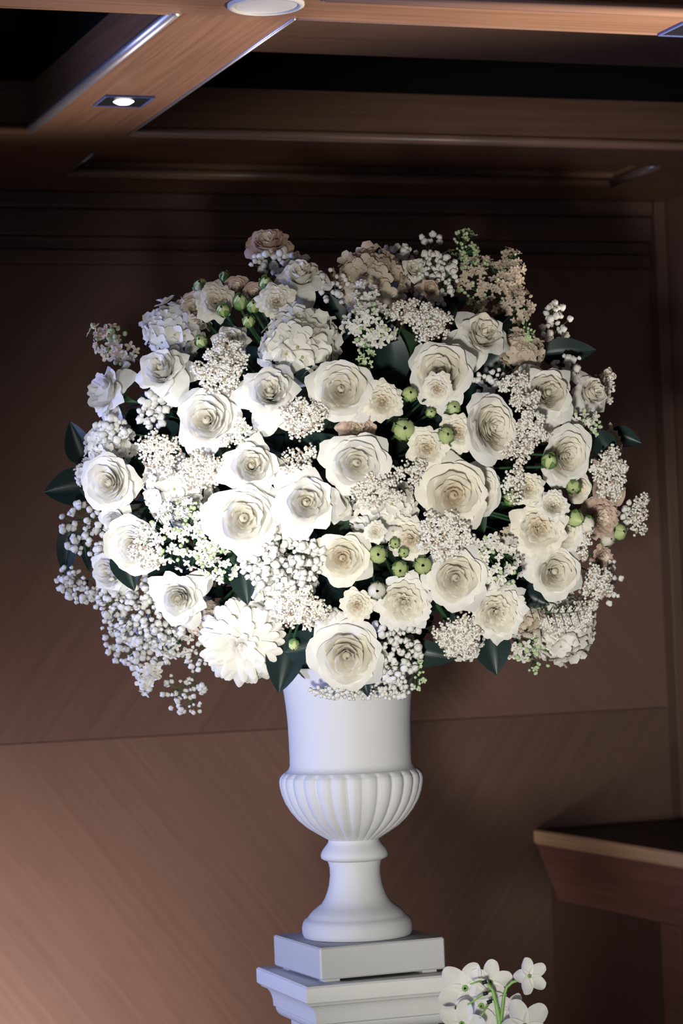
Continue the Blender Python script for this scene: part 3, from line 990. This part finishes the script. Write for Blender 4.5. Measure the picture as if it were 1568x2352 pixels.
# ------------------------------------------------------------------ roses
B2 = 'white roses of the bouquet'
for a in (
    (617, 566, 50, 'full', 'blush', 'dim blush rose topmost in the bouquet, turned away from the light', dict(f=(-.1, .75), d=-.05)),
    (690, 640, 56, 'cup', 'cream', 'cream rose in side view below the dim topmost rose', dict(loose=(5, 175, -80), f=(-.05, .62), seed=2)),
    (375, 856, 62, 'cup', 'white', 'white rose with hanging outer petals left of the upper rice flower', dict(loose=(-65, 5), f=(-.3, .38), seed=1)),
    (255, 903, 62, 'cup', 'white', 'pale rose in profile with pointed petals at the upper left rim', dict(loose=(80, -100, 140), f=(-.80, .25), seed=3, sq=(1.0, 1.1))),
    (477, 967, 72, 'full', 'white', 'round white rose left of the star-shaped rose', dict(f=(-.12, .12), seed=1, d=.015)),
    (620, 905, 70, 'cup', 'white', 'star-shaped white rose with sharply pointed outer petals', dict(loose=(-100, -50, 165), f=(.0, .30), seed=2, d=.03)),
    (782, 896, 70, 'full', 'cream', 'round open cream-white rose beside the small ruffled spray rose', dict(f=(.05, .10), seed=2, d=.03)),
    (1013, 858, 72, 'full', 'cream', 'large cream rose with a small ruffled bloom against its lower edge', dict(f=(-.1, .15), seed=3, d=.01)),
    (1103, 775, 64, 'cup', 'cream', 'cream rose tilted upward with a loose petal, upper right', dict(loose=(-110, 190), f=(.28, .42), seed=1)),
    (1253, 905, 66, 'cup', 'cream', 'white rose with pointed petals right of the upright rice flower column', dict(loose=(-75, 125), f=(.15, .12), seed=3, d=.02)),
    (1352, 905, 50, 'cup', 'cream', 'half-hidden pale rose at the upper right rim', dict(loose=(110, -70), f=(.55, .3), seed=2)),
    (1122, 983, 72, 'ball', 'cream', 'many-petalled cream rose facing right above the peach-centred rose', dict(f=(.42, .05), seed=1, d=.03, sq=(.82, 1.05))),
    (1297, 1043, 62, 'ball', 'cream', 'oval cream rose with a green bud lying on it', dict(f=(.4, .1), seed=2, d=.015, sq=(.82, 1.04))),
    (817, 1063, 76, 'full', 'white', 'wide open white rose in the middle of the bouquet', dict(f=(.12, -.05), seed=3, d=.035, sq=(1.03, .88))),
    (577, 1072, 68, 'cup', 'white', 'bright white rose under the star-shaped rose', dict(f=(.05, .1), seed=3, d=.04)),
    (252, 1112, 70, 'full', 'white', 'white rose with a bluish rim at the left side', dict(f=(-.30, -.02), seed=2, d=.03, sq=(.82, 1.0))),
    (560, 1190, 82, 'full', 'white', 'largest overexposed white rose in the spotlight', dict(f=(.05, .0), seed=1, d=.055)),
    (702, 1153, 78, 'cup', 'white', 'squarish bright white rose right of the overexposed rose', dict(f=(.05, .02), seed=1, d=.05)),
    (1040, 1136, 78, 'full', 'peach', 'large cream rose with a peach spiral centre', dict(f=(.05, -.05), seed=2, d=.035)),
    (1106, 1128, 62, 'ball', 'cream', 'pale rose in side view tucked behind the peach-centred rose', dict(f=(.7, .0), seed=3, d=-.005, sq=(.7, 1.0))),
    (305, 1250, 64, 'ball', 'white', 'white rose half covered by the green-white lilac', dict(f=(-.25, .05), seed=2, d=.02, sq=(.8, 1.0))),
    (256, 1315, 64, 'cup', 'white', 'bluish white rose in profile at the lower left rim', dict(loose=(-65, 75), f=(-.6, -.05), seed=1, d=.01, sq=(.75, 1.0))),
    (787, 1280, 60, 'full', 'peach', 'cream rose with a cupped centre below the middle of the bouquet', dict(f=(.0, -.1), seed=1, d=.035)),
    (1045, 1326, 70, 'full', 'cream', 'round cream rose just below the broad rice flower', dict(f=(.05, -.08), seed=3, d=.035)),
    (1270, 1312, 60, 'full', 'cream', 'creamy rose at the lower right above the dark fern tips', dict(f=(.2, -.05), seed=1, d=.03)),
    (412, 1372, 64, 'cup', 'white', 'white rose right of the massed baby\'s breath', dict(loose=(-70, 35), f=(-.1, -.15), seed=2, d=.035)),
    (1140, 1404, 64, 'spray', 'cream', 'creamy ruffled rose below the white lilac', dict(f=(.1, -.12), seed=1, d=.035)),
    (796, 1502, 82, 'full', 'cream', 'big cream rose lowest in the bouquet, hanging over the urn rim', dict(f=(.0, -.18), seed=2, d=.06)),
    (927, 1382, 62, 'spray', 'cream', 'ruffled cream-white rose left of the round cream rose', dict(f=(.0, -.1), seed=2, d=.035)),
    (1238, 1214, 64, 'spray', 'peach', 'ruffled warm cream rose with jagged edges at the right', dict(f=(.05, .0), seed=3, d=.03)),
    (1290, 1220, 48, 'ball', 'cream', 'pale bloom pressed against the ruffled warm cream rose', dict(f=(.4, -.1), seed=1, d=.01)),
    (942, 1240, 46, 'spray', 'peach', 'pale peach bloom hidden behind the broad rice flower', dict(f=(-.2, -.1), seed=1, d=.01)),
    (1270, 1160, 34, 'spray', 'cream', 'small folded cream bloom on top of the ruffled warm cream rose', dict(f=(.1, .3), seed=2, d=.05)),
    (980, 1028, 46, 'spray', 'peach', 'round spray rose with peach centre among green buds', dict(f=(.0, .0), seed=1, d=.03)),
    (878, 922, 44, 'spray', 'peach', 'small ruffled spray rose right of the round open rose', dict(f=(.05, .05), seed=2, d=.025)),
    (1052, 992, 40, 'spray', 'peach', 'small spray rose against the many-petalled cream rose', dict(f=(.1, .05), seed=3, d=.02)),
    (1212, 1122, 36, 'spray', 'peach', 'small round spray rose beside a single green bud at the right', dict(f=(.1, .05), seed=1, d=.03)),
    (820, 1390, 36, 'spray', 'peach', 'small yellowish cream spray rose below the cup-centred cream rose', dict(f=(.0, -.1), seed=2, d=.035)),
    (494, 692, 44, 'spray', 'peach', 'cream spray rose beside the upper left hydrangea', dict(f=(.1, .3), seed=3, d=.0)),
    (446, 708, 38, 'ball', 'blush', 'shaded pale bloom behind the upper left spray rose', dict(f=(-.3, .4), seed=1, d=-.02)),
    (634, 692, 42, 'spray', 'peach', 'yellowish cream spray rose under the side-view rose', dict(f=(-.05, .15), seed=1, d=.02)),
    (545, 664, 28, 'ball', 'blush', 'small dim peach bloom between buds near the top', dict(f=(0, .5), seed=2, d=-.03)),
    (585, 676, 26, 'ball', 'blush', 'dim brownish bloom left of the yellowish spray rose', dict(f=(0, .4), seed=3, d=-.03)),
    (820, 980, 42, 'spray', 'blush', 'shaded beige bloom above the wide open middle rose', dict(f=(0, -.1), seed=2, d=-.02)),
    (1003, 893, 34, 'spray', 'peach', 'small ruffled bloom in front of the large cream rose', dict(f=(-.05, -.15), seed=3, d=.065)),
    (530, 788, 42, 'cup', 'peach', 'cream rose peeping out above the upper left rice flower', dict(f=(0, .35), seed=1, d=-.01)),
    (1326, 1122, 30, 'ball', 'peach', 'small side-view bloom under the oval cream rose', dict(f=(.5, -.2), seed=2, d=.0)),
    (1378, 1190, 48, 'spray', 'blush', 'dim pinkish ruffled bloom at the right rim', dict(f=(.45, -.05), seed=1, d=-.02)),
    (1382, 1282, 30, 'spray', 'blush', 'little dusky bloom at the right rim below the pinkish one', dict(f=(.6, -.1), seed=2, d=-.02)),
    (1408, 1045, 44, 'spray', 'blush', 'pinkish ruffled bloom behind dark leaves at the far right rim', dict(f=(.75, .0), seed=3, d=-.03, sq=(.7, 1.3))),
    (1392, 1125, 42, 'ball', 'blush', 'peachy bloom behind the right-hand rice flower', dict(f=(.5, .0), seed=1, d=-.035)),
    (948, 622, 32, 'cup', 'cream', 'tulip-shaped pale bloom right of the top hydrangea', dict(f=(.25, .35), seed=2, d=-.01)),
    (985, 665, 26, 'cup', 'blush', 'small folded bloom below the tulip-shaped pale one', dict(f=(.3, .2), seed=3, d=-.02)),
    (270, 1190, 44, 'cup', 'white', 'loose bluish petals below the blue-rimmed white rose', dict(f=(-.3, -.5), seed=2, d=-.01)),
    (770, 1160, 40, 'cup', 'cream', 'cream bloom almost hidden behind the squarish white rose', dict(f=(.3, -.1), seed=3, d=.0)),
    (862, 1222, 24, 'spray', 'cream', 'little green-white opening spray rose above its buds', dict(f=(0, 0), seed=1, d=.045)),
):
    x, y, r, kind, sch, lab, kw = a
    rose(x, y, r, kind, sch, lab, group=B2, **kw)

# ------------------------------------------------------------------ hydrangeas and the dahlia
for x, y, r, mat, lab, kw in (
    (388, 742, 78, 'floret_white', 'pinkish white hydrangea at the upper left shoulder', dict(d=-.01)),
    (680, 782, 98, 'floret_white', 'white hydrangea with large florets under the yellowish spray rose', dict(d=-.005, fl=.34)),
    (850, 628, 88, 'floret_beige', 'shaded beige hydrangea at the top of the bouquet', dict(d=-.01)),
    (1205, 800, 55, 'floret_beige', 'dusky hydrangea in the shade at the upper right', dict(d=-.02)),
    (398, 1125, 88, 'floret_white', 'white hydrangea behind rice flower on the left', dict(d=-.015)),
    (240, 1020, 60, 'floret_white', 'bluish hydrangea at the left rim under the profile rose', dict(d=-.02)),
    (203, 1090, 42, 'floret_white', 'small bluish hydrangea edge left of the blue-rimmed rose', dict(d=-.03)),
    (880, 1175, 82, 'floret_white', 'cream hydrangea behind the rice flower right of the squarish rose', dict(d=-.01)),
    (645, 1345, 84, 'floret_white', 'hydrangea under baby\'s breath below the overexposed rose', dict(d=-.01)),
    (1305, 1462, 84, 'floret_white', 'white hydrangea at the lower right edge', dict(d=-.005)),
    (1062, 1478, 56, 'floret_white', 'hydrangea with scalloped edge under the lower rice flower', dict(d=-.005)),
    (1215, 1425, 48, 'floret_beige', 'beige hydrangea florets right of the creamy ruffled rose', dict(d=-.015)),
    (470, 1430, 50, 'floret_beige', 'shaded florets left of the white dahlia', dict(d=-.02)),
):
    hydrangea(x, y, r, mat, lab, seed=int(x), group='hydrangea heads of the bouquet', n=int(34 + r * .3), **kw)
dahlia(556, 1478, 104, 'white dahlia with long petals at the lower left of the urn', d=.02, f=(-.08, -.25))

# ------------------------------------------------------------------ rice flower
for k, (x, y, rx, ry, lab, kw) in enumerate((
    (505, 862, 66, 40, 'lower part of the white rice flower beside the star-shaped rose', {}),
    (524, 815, 52, 32, 'upper part of the white rice flower beside the star-shaped rose', {}),
    (700, 962, 48, 46, 'rice flower between the star-shaped rose and the round open rose', {}),
    (692, 1052, 42, 24, 'small rice flower in the dark gap above the squarish rose', dict(dens=.7, d=.0)),
    (985, 748, 46, 48, 'rice flower at the upper right above the large cream rose', {}),
    (930, 722, 36, 28, 'shaded rice flower left of the upper right one', {}),
    (1180, 885, 32, 26, 'topmost rice flower of the upright column at the right', dict(pink=.25)),
    (1210, 925, 34, 26, 'second rice flower of the upright column at the right', dict(pink=.25)),
    (1215, 985, 44, 40, 'third rice flower of the upright column at the right', {}),
    (1190, 1035, 46, 24, 'lowest rice flower of the upright column at the right', dict(pink=.3)),
    (1018, 1226, 66, 54, 'broad rice flower below the peach-centred rose', dict(d=.055)),
    (865, 1126, 62, 30, 'flat rice flower below the wide open middle rose', dict(d=.04)),
    (372, 1040, 48, 50, 'rice flower left of centre below the round white rose', {}),
    (470, 1082, 50, 46, 'bright rice flower left of the overexposed rose', {}),
    (1050, 1458, 56, 48, 'rice flower at the lower right on a scalloped hydrangea', dict(d=.035)),
    (688, 1390, 62, 52, 'bright rice flower at the lower end of the spotlit baby\'s breath', dict(d=.05)),
    (1390, 1090, 46, 58, 'rice flower at the right rim beside dark leaves', dict(pink=.2)),
    (1300, 1412, 76, 32, 'long flat rice flower on the lower right hydrangea', dict(d=.04, rot=.25)),
    (340, 1262, 36, 46, 'rice flower over the half-covered white rose', dict(d=.04)),
    (1362, 1340, 42, 38, 'round rice flower at the lower right rim', {}),
    (1178, 1110, 20, 46, 'narrow rice flower beside the small round spray rose', dict(dens=.7)),
    (1330, 1245, 22, 42, 'dusky narrow rice flower right of the ruffled warm cream rose', dict(pink=.3)),
    (945, 1085, 40, 24, 'small rice flower below the peach-centred spray rose', dict(dens=.8)),
    (1385, 890, 20, 46, 'rice flower behind the half-hidden rose at the upper right rim', dict(d=-.02, pink=.25)),
    (560, 1012, 46, 18, 'thin rice flower just above the bright white rose', dict(d=.01)),
    (1462, 1180, 20, 56, 'curved sparse rice flower sticking out at the far right', dict(d=-.02, dens=.6, pink=.3)),
    (690, 1080, 36, 16, 'little bright rice flower touching the top of the squarish rose', dict(d=.04)),
)):
    rice(x, y, rx, ry, lab, seed=k + 3, **kw)

# ------------------------------------------------------------------ baby's breath
for k, (x, y, rx, ry, n, br, lab, kw) in enumerate((
    (335, 1400, 125, 88, 230, 8.6, 'dense bluish baby\'s breath mass at the lower left', dict(d=.0)),
    (325, 1478, 88, 66, 125, 8.4, 'lower end of the baby\'s breath mass, left of the dahlia', dict(d=-.005)),
    (178, 1345, 58, 38, 52, 8.2, 'baby\'s breath twig reaching out to the far left', dict(d=-.01, rot=-.5)),
    (425, 1590, 54, 56, 46, 6.8, 'loose baby\'s breath hanging below the bouquet left of the urn', dict(d=-.02)),
    (460, 1500, 36, 42, 30, 7, 'thin baby\'s breath between dahlia and lower left mass', dict(d=-.03)),
    (645, 1285, 100, 72, 170, 9.5, 'bright spotlit baby\'s breath below the overexposed rose', dict(d=.055)),
    (905, 1488, 64, 80, 120, 9, 'baby\'s breath right of the lowest cream rose', dict(d=.02)),
    (800, 1588, 92, 20, 80, 5.5, 'tiny baby\'s breath trailing over the urn front', dict(d=.145)),
    (900, 1580, 48, 26, 40, 8, 'baby\'s breath at the right edge of the urn rim', dict(d=.12)),
    (1278, 745, 38, 52, 28, 9, 'baby\'s breath twig sticking out at the upper right', dict(d=-.02)),
    (912, 588, 54, 26, 36, 8, 'baby\'s breath at the top right of the beige hydrangea', dict(d=-.01)),
    (640, 602, 66, 30, 40, 9, 'baby\'s breath round the head of the side-view rose', dict(d=-.02)),
    (352, 940, 40, 46, 34, 10, 'baby\'s breath in the dark gap under the hanging-petal rose', dict(d=-.03)),
    (255, 985, 50, 30, 30, 9.5, 'baby\'s breath below the left profile rose', dict(d=.0)),
    (200, 1210, 66, 66, 58, 8.5, 'baby\'s breath at the left rim among dark leaves', dict(d=-.02)),
    (245, 1290, 34, 58, 34, 8.5, 'baby\'s breath behind the lower left profile rose', dict(d=-.03)),
    (1402, 1335, 26, 52, 16, 9, 'few baby\'s breath blossoms at the lower right rim', dict(d=-.03)),
    (1125, 880, 40, 40, 24, 8.5, 'shaded baby\'s breath right of the large cream rose', dict(d=-.04)),
    (1305, 842, 40, 32, 20, 8.5, 'baby\'s breath above the right pointed-petal rose', dict(d=-.02)),
    (745, 1415, 50, 22, 26, 9, 'baby\'s breath right of the lower bright rice flower', dict(d=.0)),
    (1000, 640, 56, 68, 80, 8, 'shaded baby\'s breath at the top beside green lilac', dict(d=-.02)),
    (765, 660, 36, 46, 20, 8, 'dim baby\'s breath between side-view rose and beige hydrangea', dict(d=-.03)),
    (1445, 1185, 22, 38, 16, 8.5, 'baby\'s breath inside the curved rice flower at the far right', dict(d=-.02)),
    (990, 550, 26, 14, 6, 8, 'stray baby\'s breath blossoms above the top right', dict(d=-.03)),
    (975, 905, 40, 30, 10, 6, 'dim baby\'s breath specks in the dark upper gap', dict(d=-.06)),
)):
    breath(x, y, rx, ry, n, br, lab, seed=k + 40, **kw)

# ------------------------------------------------------------------ lilac, stock and snapdragon
for k, (x, y, rx, ry, n, fr, mat, lab, kw) in enumerate((
    (850, 745, 66, 52, 70, 13, 'floret_white', 'pale greenish lilac spray at the upper middle', dict(mat2='floret_green')),
    (838, 680, 30, 34, 30, 12, 'floret_white', 'short white lilac tip pointing up at the upper middle', dict(d=.03)),
    (838, 825, 20, 42, 30, 8, 'floret_green', 'hanging green lilac buds above the round open rose', dict(buds=.7)),
    (430, 1235, 100, 72, 130, 12, 'floret_white', 'bright green-white lilac left of the overexposed rose', dict(d=.05, mat2='floret_green', buds=.28)),
    (500, 1300, 46, 40, 40, 11, 'floret_white', 'lilac tip with green buds below the overexposed rose', dict(d=.05, mat2='floret_green', buds=.4)),
    (420, 1170, 60, 26, 36, 11, 'floret_white', 'upper fringe of the bright green-white lilac', dict(d=.03, mat2='floret_green')),
    (1135, 1290, 66, 66, 80, 13, 'floret_white', 'white lilac between the round cream rose and the right creamy rose', dict(d=.03, mat2='floret_green')),
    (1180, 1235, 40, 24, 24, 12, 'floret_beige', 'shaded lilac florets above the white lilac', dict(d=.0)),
    (1068, 562, 30, 42, 36, 9, 'floret_green', 'green lilac tip at the top right', dict(d=-.02, buds=.6)),
    (1050, 605, 44, 34, 36, 9, 'floret_green', 'green budded lilac below the top right tip', dict(d=-.01, buds=.5)),
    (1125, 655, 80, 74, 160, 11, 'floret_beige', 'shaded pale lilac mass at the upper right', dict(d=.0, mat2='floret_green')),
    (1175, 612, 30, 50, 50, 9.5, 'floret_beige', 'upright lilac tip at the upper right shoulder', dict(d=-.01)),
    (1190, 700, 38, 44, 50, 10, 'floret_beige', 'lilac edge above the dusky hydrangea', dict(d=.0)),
    (1212, 762, 16, 30, 24, 7, 'floret_green', 'drooping green lilac buds over the dusky hydrangea', dict(d=.02, buds=.8)),
    (1345, 975, 36, 34, 32, 10.5, 'floret_white', 'greenish lilac between right rim roses', dict(mat2='floret_green', buds=.4)),
    (1200, 1485, 62, 34, 34, 14, 'floret_white', 'white stock florets hanging at the lower right', dict(mat2='floret_green', d=.01)),
    (1240, 1535, 26, 18, 10, 9, 'floret_green', 'green budded tip hanging below the lower right', dict(buds=.9, d=.0)),
    (962, 1552, 16, 50, 26, 9, 'floret_green', 'green lilac buds beside the urn rim at the right', dict(buds=.7, d=.10)),
    (385, 1475, 62, 34, 34, 15, 'floret_white', 'white starry florets on the lower left baby\'s breath', dict(d=.035)),
    (555, 985, 16, 34, 14, 12, 'floret_white', 'few white florets between round white rose and star-shaped rose', dict(d=.05, mat2='floret_green')),
    (1085, 1350, 26, 44, 26, 11, 'floret_white', 'lilac florets between round cream and creamy ruffled roses', dict(d=.03, mat2='floret_green')),
)):
    lilac(x, y, rx, ry, n, fr, mat, lab, seed=k + 80, **kw)
lilac(262, 790, 78, 36, 56, 14, 'floret_beige', 'flower stalk sticking out at the upper left', d=-.03, seed=120, rot=math.radians(-38), name='stock_stem', cat='stock', mat2='floret_green', buds=.25)
lilac(340, 1555, 46, 26, 26, 17, 'floret_white', 'white snapdragon tip hanging at the lower left', d=.0, seed=121, rot=math.radians(-118), name='snapdragon_stem', cat='snapdragon', mat2='floret_white', buds=.45)

# ------------------------------------------------------------------ buds
for x, y, r, lab, kw in (
    (462, 662, 17, 'pale green bud above the upper left spray rose', dict(pale=True, f=(-.1, .5))),
    (516, 638, 11, 'small dark green bud highest at the upper left', dict(f=(0, .7), d=-.03)),
    (514, 715, 14, 'green bud at the lower right of the upper left spray rose', {}),
    (552, 697, 16, 'green bud right of the upper left spray rose', dict(f=(0, .6))),
    (583, 706, 14, 'green bud touching the yellowish spray rose', dict(f=(0, .4))),
    (611, 653, 15, 'green bud left of the side-view rose', dict(f=(0, .5))),
    (571, 741, 13, 'lone dark green bud left of the large-floret hydrangea', dict(f=(0, .5))),
    (463, 786, 13, 'single green bud above the hanging-petal rose', dict(d=.0)),
    (941, 906, 16, 'round green bud between spray rose and large cream rose', dict(d=.02, pale=True)),
    (1040, 938, 15, 'pale green bud below the large cream rose', dict(pale=True)),
    (988, 948, 11, 'tiny dark green bud above the peach-centred spray rose', dict(d=-.01)),
    (926, 987, 23, 'fat opening green bud left of the peach-centred spray rose', dict(pale=True, d=.02)),
    (1024, 1000, 18, 'pale bud between the two right spray roses', dict(pale=True, d=.04)),
    (1042, 1042, 14, 'green bud under the spray rose by the many-petalled rose', {}),
    (1261, 1062, 16, 'green bud lying on the oval cream rose', dict(d=.055, f=(0, .5))),
    (1173, 1144, 16, 'green bud below left of the small round spray rose', dict(d=.02)),
    (1318, 1116, 15, 'dark green bud in front of the small side-view bloom', dict(d=.03, f=(-.2, -.4))),
    (1318, 1190, 18, 'pale green pointed bud right of the folded cream bloom', dict(pale=True, d=.03, f=(.6, -.3))),
    (1344, 1202, 18, 'greenish white half-open bud beside the dim pinkish bloom', dict(pale=True, d=.03, f=(.5, -.4), closed=False)),
    (1394, 1238, 16, 'green and white bud at the right rim', dict(pale=True, f=(.3, 0), closed=False)),
    (1420, 1221, 17, 'pale bud farthest out at the right rim', dict(pale=True, f=(.4, 0))),
    (868, 1273, 19, 'round green bud right of the cup-centred cream rose', dict(pale=True, d=.035, f=(0, 0))),
    (906, 1247, 11, 'little green bud on a thin stem beside the hidden peach bloom', dict(d=.02)),
    (926, 1268, 11, 'small dark bud above the larger green pair', dict(d=.03)),
    (918, 1305, 17, 'green bud hanging in the dark gap below the broad rice flower', dict(d=.03, f=(0, -.2))),
    (970, 1298, 19, 'pale green bud touching the round cream rose', dict(pale=True, d=.04, f=(0, 0))),
    (866, 1357, 19, 'pale round bud above the ruffled cream-white rose', dict(pale=True, d=.04, f=(0, 0), closed=False)),
    (674, 1478, 11, 'pale drop-shaped bud in front of the big dark leaf', dict(pale=True, d=.05, f=(0, -.8))),
    (1172, 1306, 12, 'green bud among the white lilac at the right', dict(d=.04)),
):
    bud(x, y, r, lab, **kw)

# ------------------------------------------------------------------ single leaves
for x, y, ln, ang, lab, kw in (
    (652, 1522, 140, -100, 'big glossy blue-green leaf hanging over the left urn rim', dict(d=.05, m=1, wid=1.05)),
    (712, 1482, 130, 15, 'dark glossy leaf behind the lowest cream rose', dict(d=.02, m=1)),
    (160, 1120, 120, 190, 'round dark leaf sticking out at the left rim', dict(d=-.03, m=1, wid=1.2)),
    (155, 1255, 120, -100, 'narrow dark leaf hanging at the left rim', dict(d=-.04, m=2)),
    (195, 1265, 90, -80, 'thin dark leaf beside the hanging left one', dict(d=-.05, m=2, wid=.6)),
    (180, 1020, 110, 110, 'dark leaf behind the bluish left hydrangea', dict(d=-.06, m=1)),
    (1300, 808, 130, 5, 'black-green leaf pointing right at the upper right rim', dict(d=-.03, m=0)),
    (1390, 1028, 95, -60, 'dark round leaf in front of the far right pinkish bloom', dict(d=.01, m=1)),
    (1435, 1005, 80, -20, 'dark leaf tip farthest out at the right rim', dict(d=-.03, m=1)),
    (1130, 1495, 110, -80, 'dark leaf hanging at the lower right below the creamy ruffled rose', dict(d=.01, m=1, wid=1.3)),
    (985, 1502, 120, -10, 'dark leaf right of the lower baby\'s breath', dict(d=.0, m=0)),
    (290, 1305, 110, -70, 'dark curved leaf between profile rose and rice flower', dict(d=.02, m=1)),
    (839, 1578, 44, -75, 'small dark leaf tip in front of the white urn', dict(d=.15, m=0)),
    (1040, 1400, 60, -95, 'slender dark leaf under the round cream rose', dict(d=.03, m=2, wid=.5)),
    (560, 1340, 100, -80, 'dark leaf in the gap above the dahlia', dict(d=-.01, m=1)),
):
    leaf(x, y, ln, ang, lab, **kw)

# dark fern tips at the lower right
p, n0 = surf(1230, 1385, .04)
M = Matrix.Translation(p) @ frame(facing(n0, None, .2))
t0 = empty('fern_frond', M, 'dark needle-leaved fern tip under the lower right creamy rose', 'fern')
spine = [Vector((-.075 + .018 * k, .006 * math.sin(k * .8) - .0018 * k, 0)) for k in range(9)]
MB().tube(spine, .0009, 4).build('midrib', 'twig', t0)
m = MB()
for k in range(24):
    s = spine[k // 3].lerp(spine[k // 3 + 1] if k // 3 < 8 else spine[8], (k % 3) / 3)
    m_ = MB()
    dirv = Vector((.006, -.021 if k % 2 else .012, .004))
    m_.tube([s, s + dirv * .6, s + dirv], .0011, 4, r1=.0003)
    m_.build('needle', 'leaf_dark', t0)
stem_to_core(t0, M, p + M.to_3x3() @ spine[0], .001)

# ------------------------------------------------------------------ the little spray in front of the pedestal
YF = 3.72
SF = YF / FPX
V, F = sheet(5, 6, lambda u, v: (u * .36 * math.sin(math.pi * min(.94, .12 + .70 * v)) ** .7, .06 + .94 * v * (1 - .14 * u * u), .22 * v * v - .04 + .10 * u * u))
OPET = mesh('petal', V, F, 'petal_white')
V, F = lathe([(.03, -.75), (.05, -.4), (.07, -.1), (.12, .02), (.05, .06)], 8)
OTUB = mesh('flower_tube', V, F, 'stalk_bright')
root = at(1145, 2420, YF)
t0 = empty('white_flower_spray', Matrix.Translation(root), 'small white flowers on bright green stems at the bottom beside the pedestal', 'flower spray')
L = lambda x, y, dy=0: at(x, y, YF + dy) - root


def small_flower(x, y, r, n, f, dy=0, spin=0):
    nn = (RGT * f[0] + UPV * f[1] - FWD * math.sqrt(max(.05, 1 - f[0] ** 2 - f[1] ** 2))).normalized()
    c = obj('flower_tube', OTUB, t0, Matrix.Translation(L(x, y, dy)) @ frame(nn, spin) @ Matrix.Diagonal((r * SF, r * SF, r * SF, 1)))
    for k in range(n):
        obj('petal', OPET, c, Matrix.Rotation(6.2832 * k / n, 4, 'Z'))


MB().tube([L(1147, 2420), L(1146, 2345), L(1140, 2310), L(1131, 2275), L(1118, 2258)], .0042, 7, r1=.0022).build('stem', 'stalk_bright', t0, smooth=True)
MB().tube([L(1150, 2420), L(1150, 2345), L(1156, 2290), L(1163, 2268), L(1176, 2256), L(1200, 2248)], .0022, 6).build('stem', 'stalk_bright', t0, smooth=True)
for pts in (((1118, 2258), (1100, 2254), (1080, 2260)), ((1128, 2275), (1112, 2283), (1074, 2308)), ((1130, 2295), (1118, 2312), (1102, 2338))):
    MB().tube([L(x, y, -.01 * i) for i, (x, y) in enumerate(pts)], .0018, 6, r1=.0012).build('pedicel', 'stalk_bright', t0, smooth=True)
for x, y in ((1113, 2255), (1115, 2281), (1124, 2300)):
    MB().tube([L(x + 5, y - 1, -.012), L(x - 6, y + 3, -.012)], .0030, 6).build('node', 'tip_black', t0, smooth=True)
small_flower(1215, 2242, 44, 5, (.35, .15), -.01, .3)
small_flower(1126, 2256, 52, 5, (.1, .35), .03, 1.2)
small_flower(1068, 2270, 66, 5, (-.2, .1), .035, .8)
small_flower(1105, 2310, 60, 5, (-.1, -.1), .03, .2)
small_flower(1170, 2318, 42, 5, (.3, .0), .02, 2.0)
small_flower(1205, 2358, 66, 5, (.2, .3), -.02, .5)
small_flower(1060, 2352, 56, 5, (-.2, .2), -.01, 1.0)
small_flower(1130, 2365, 50, 5, (0, .3), .02, 1.7)
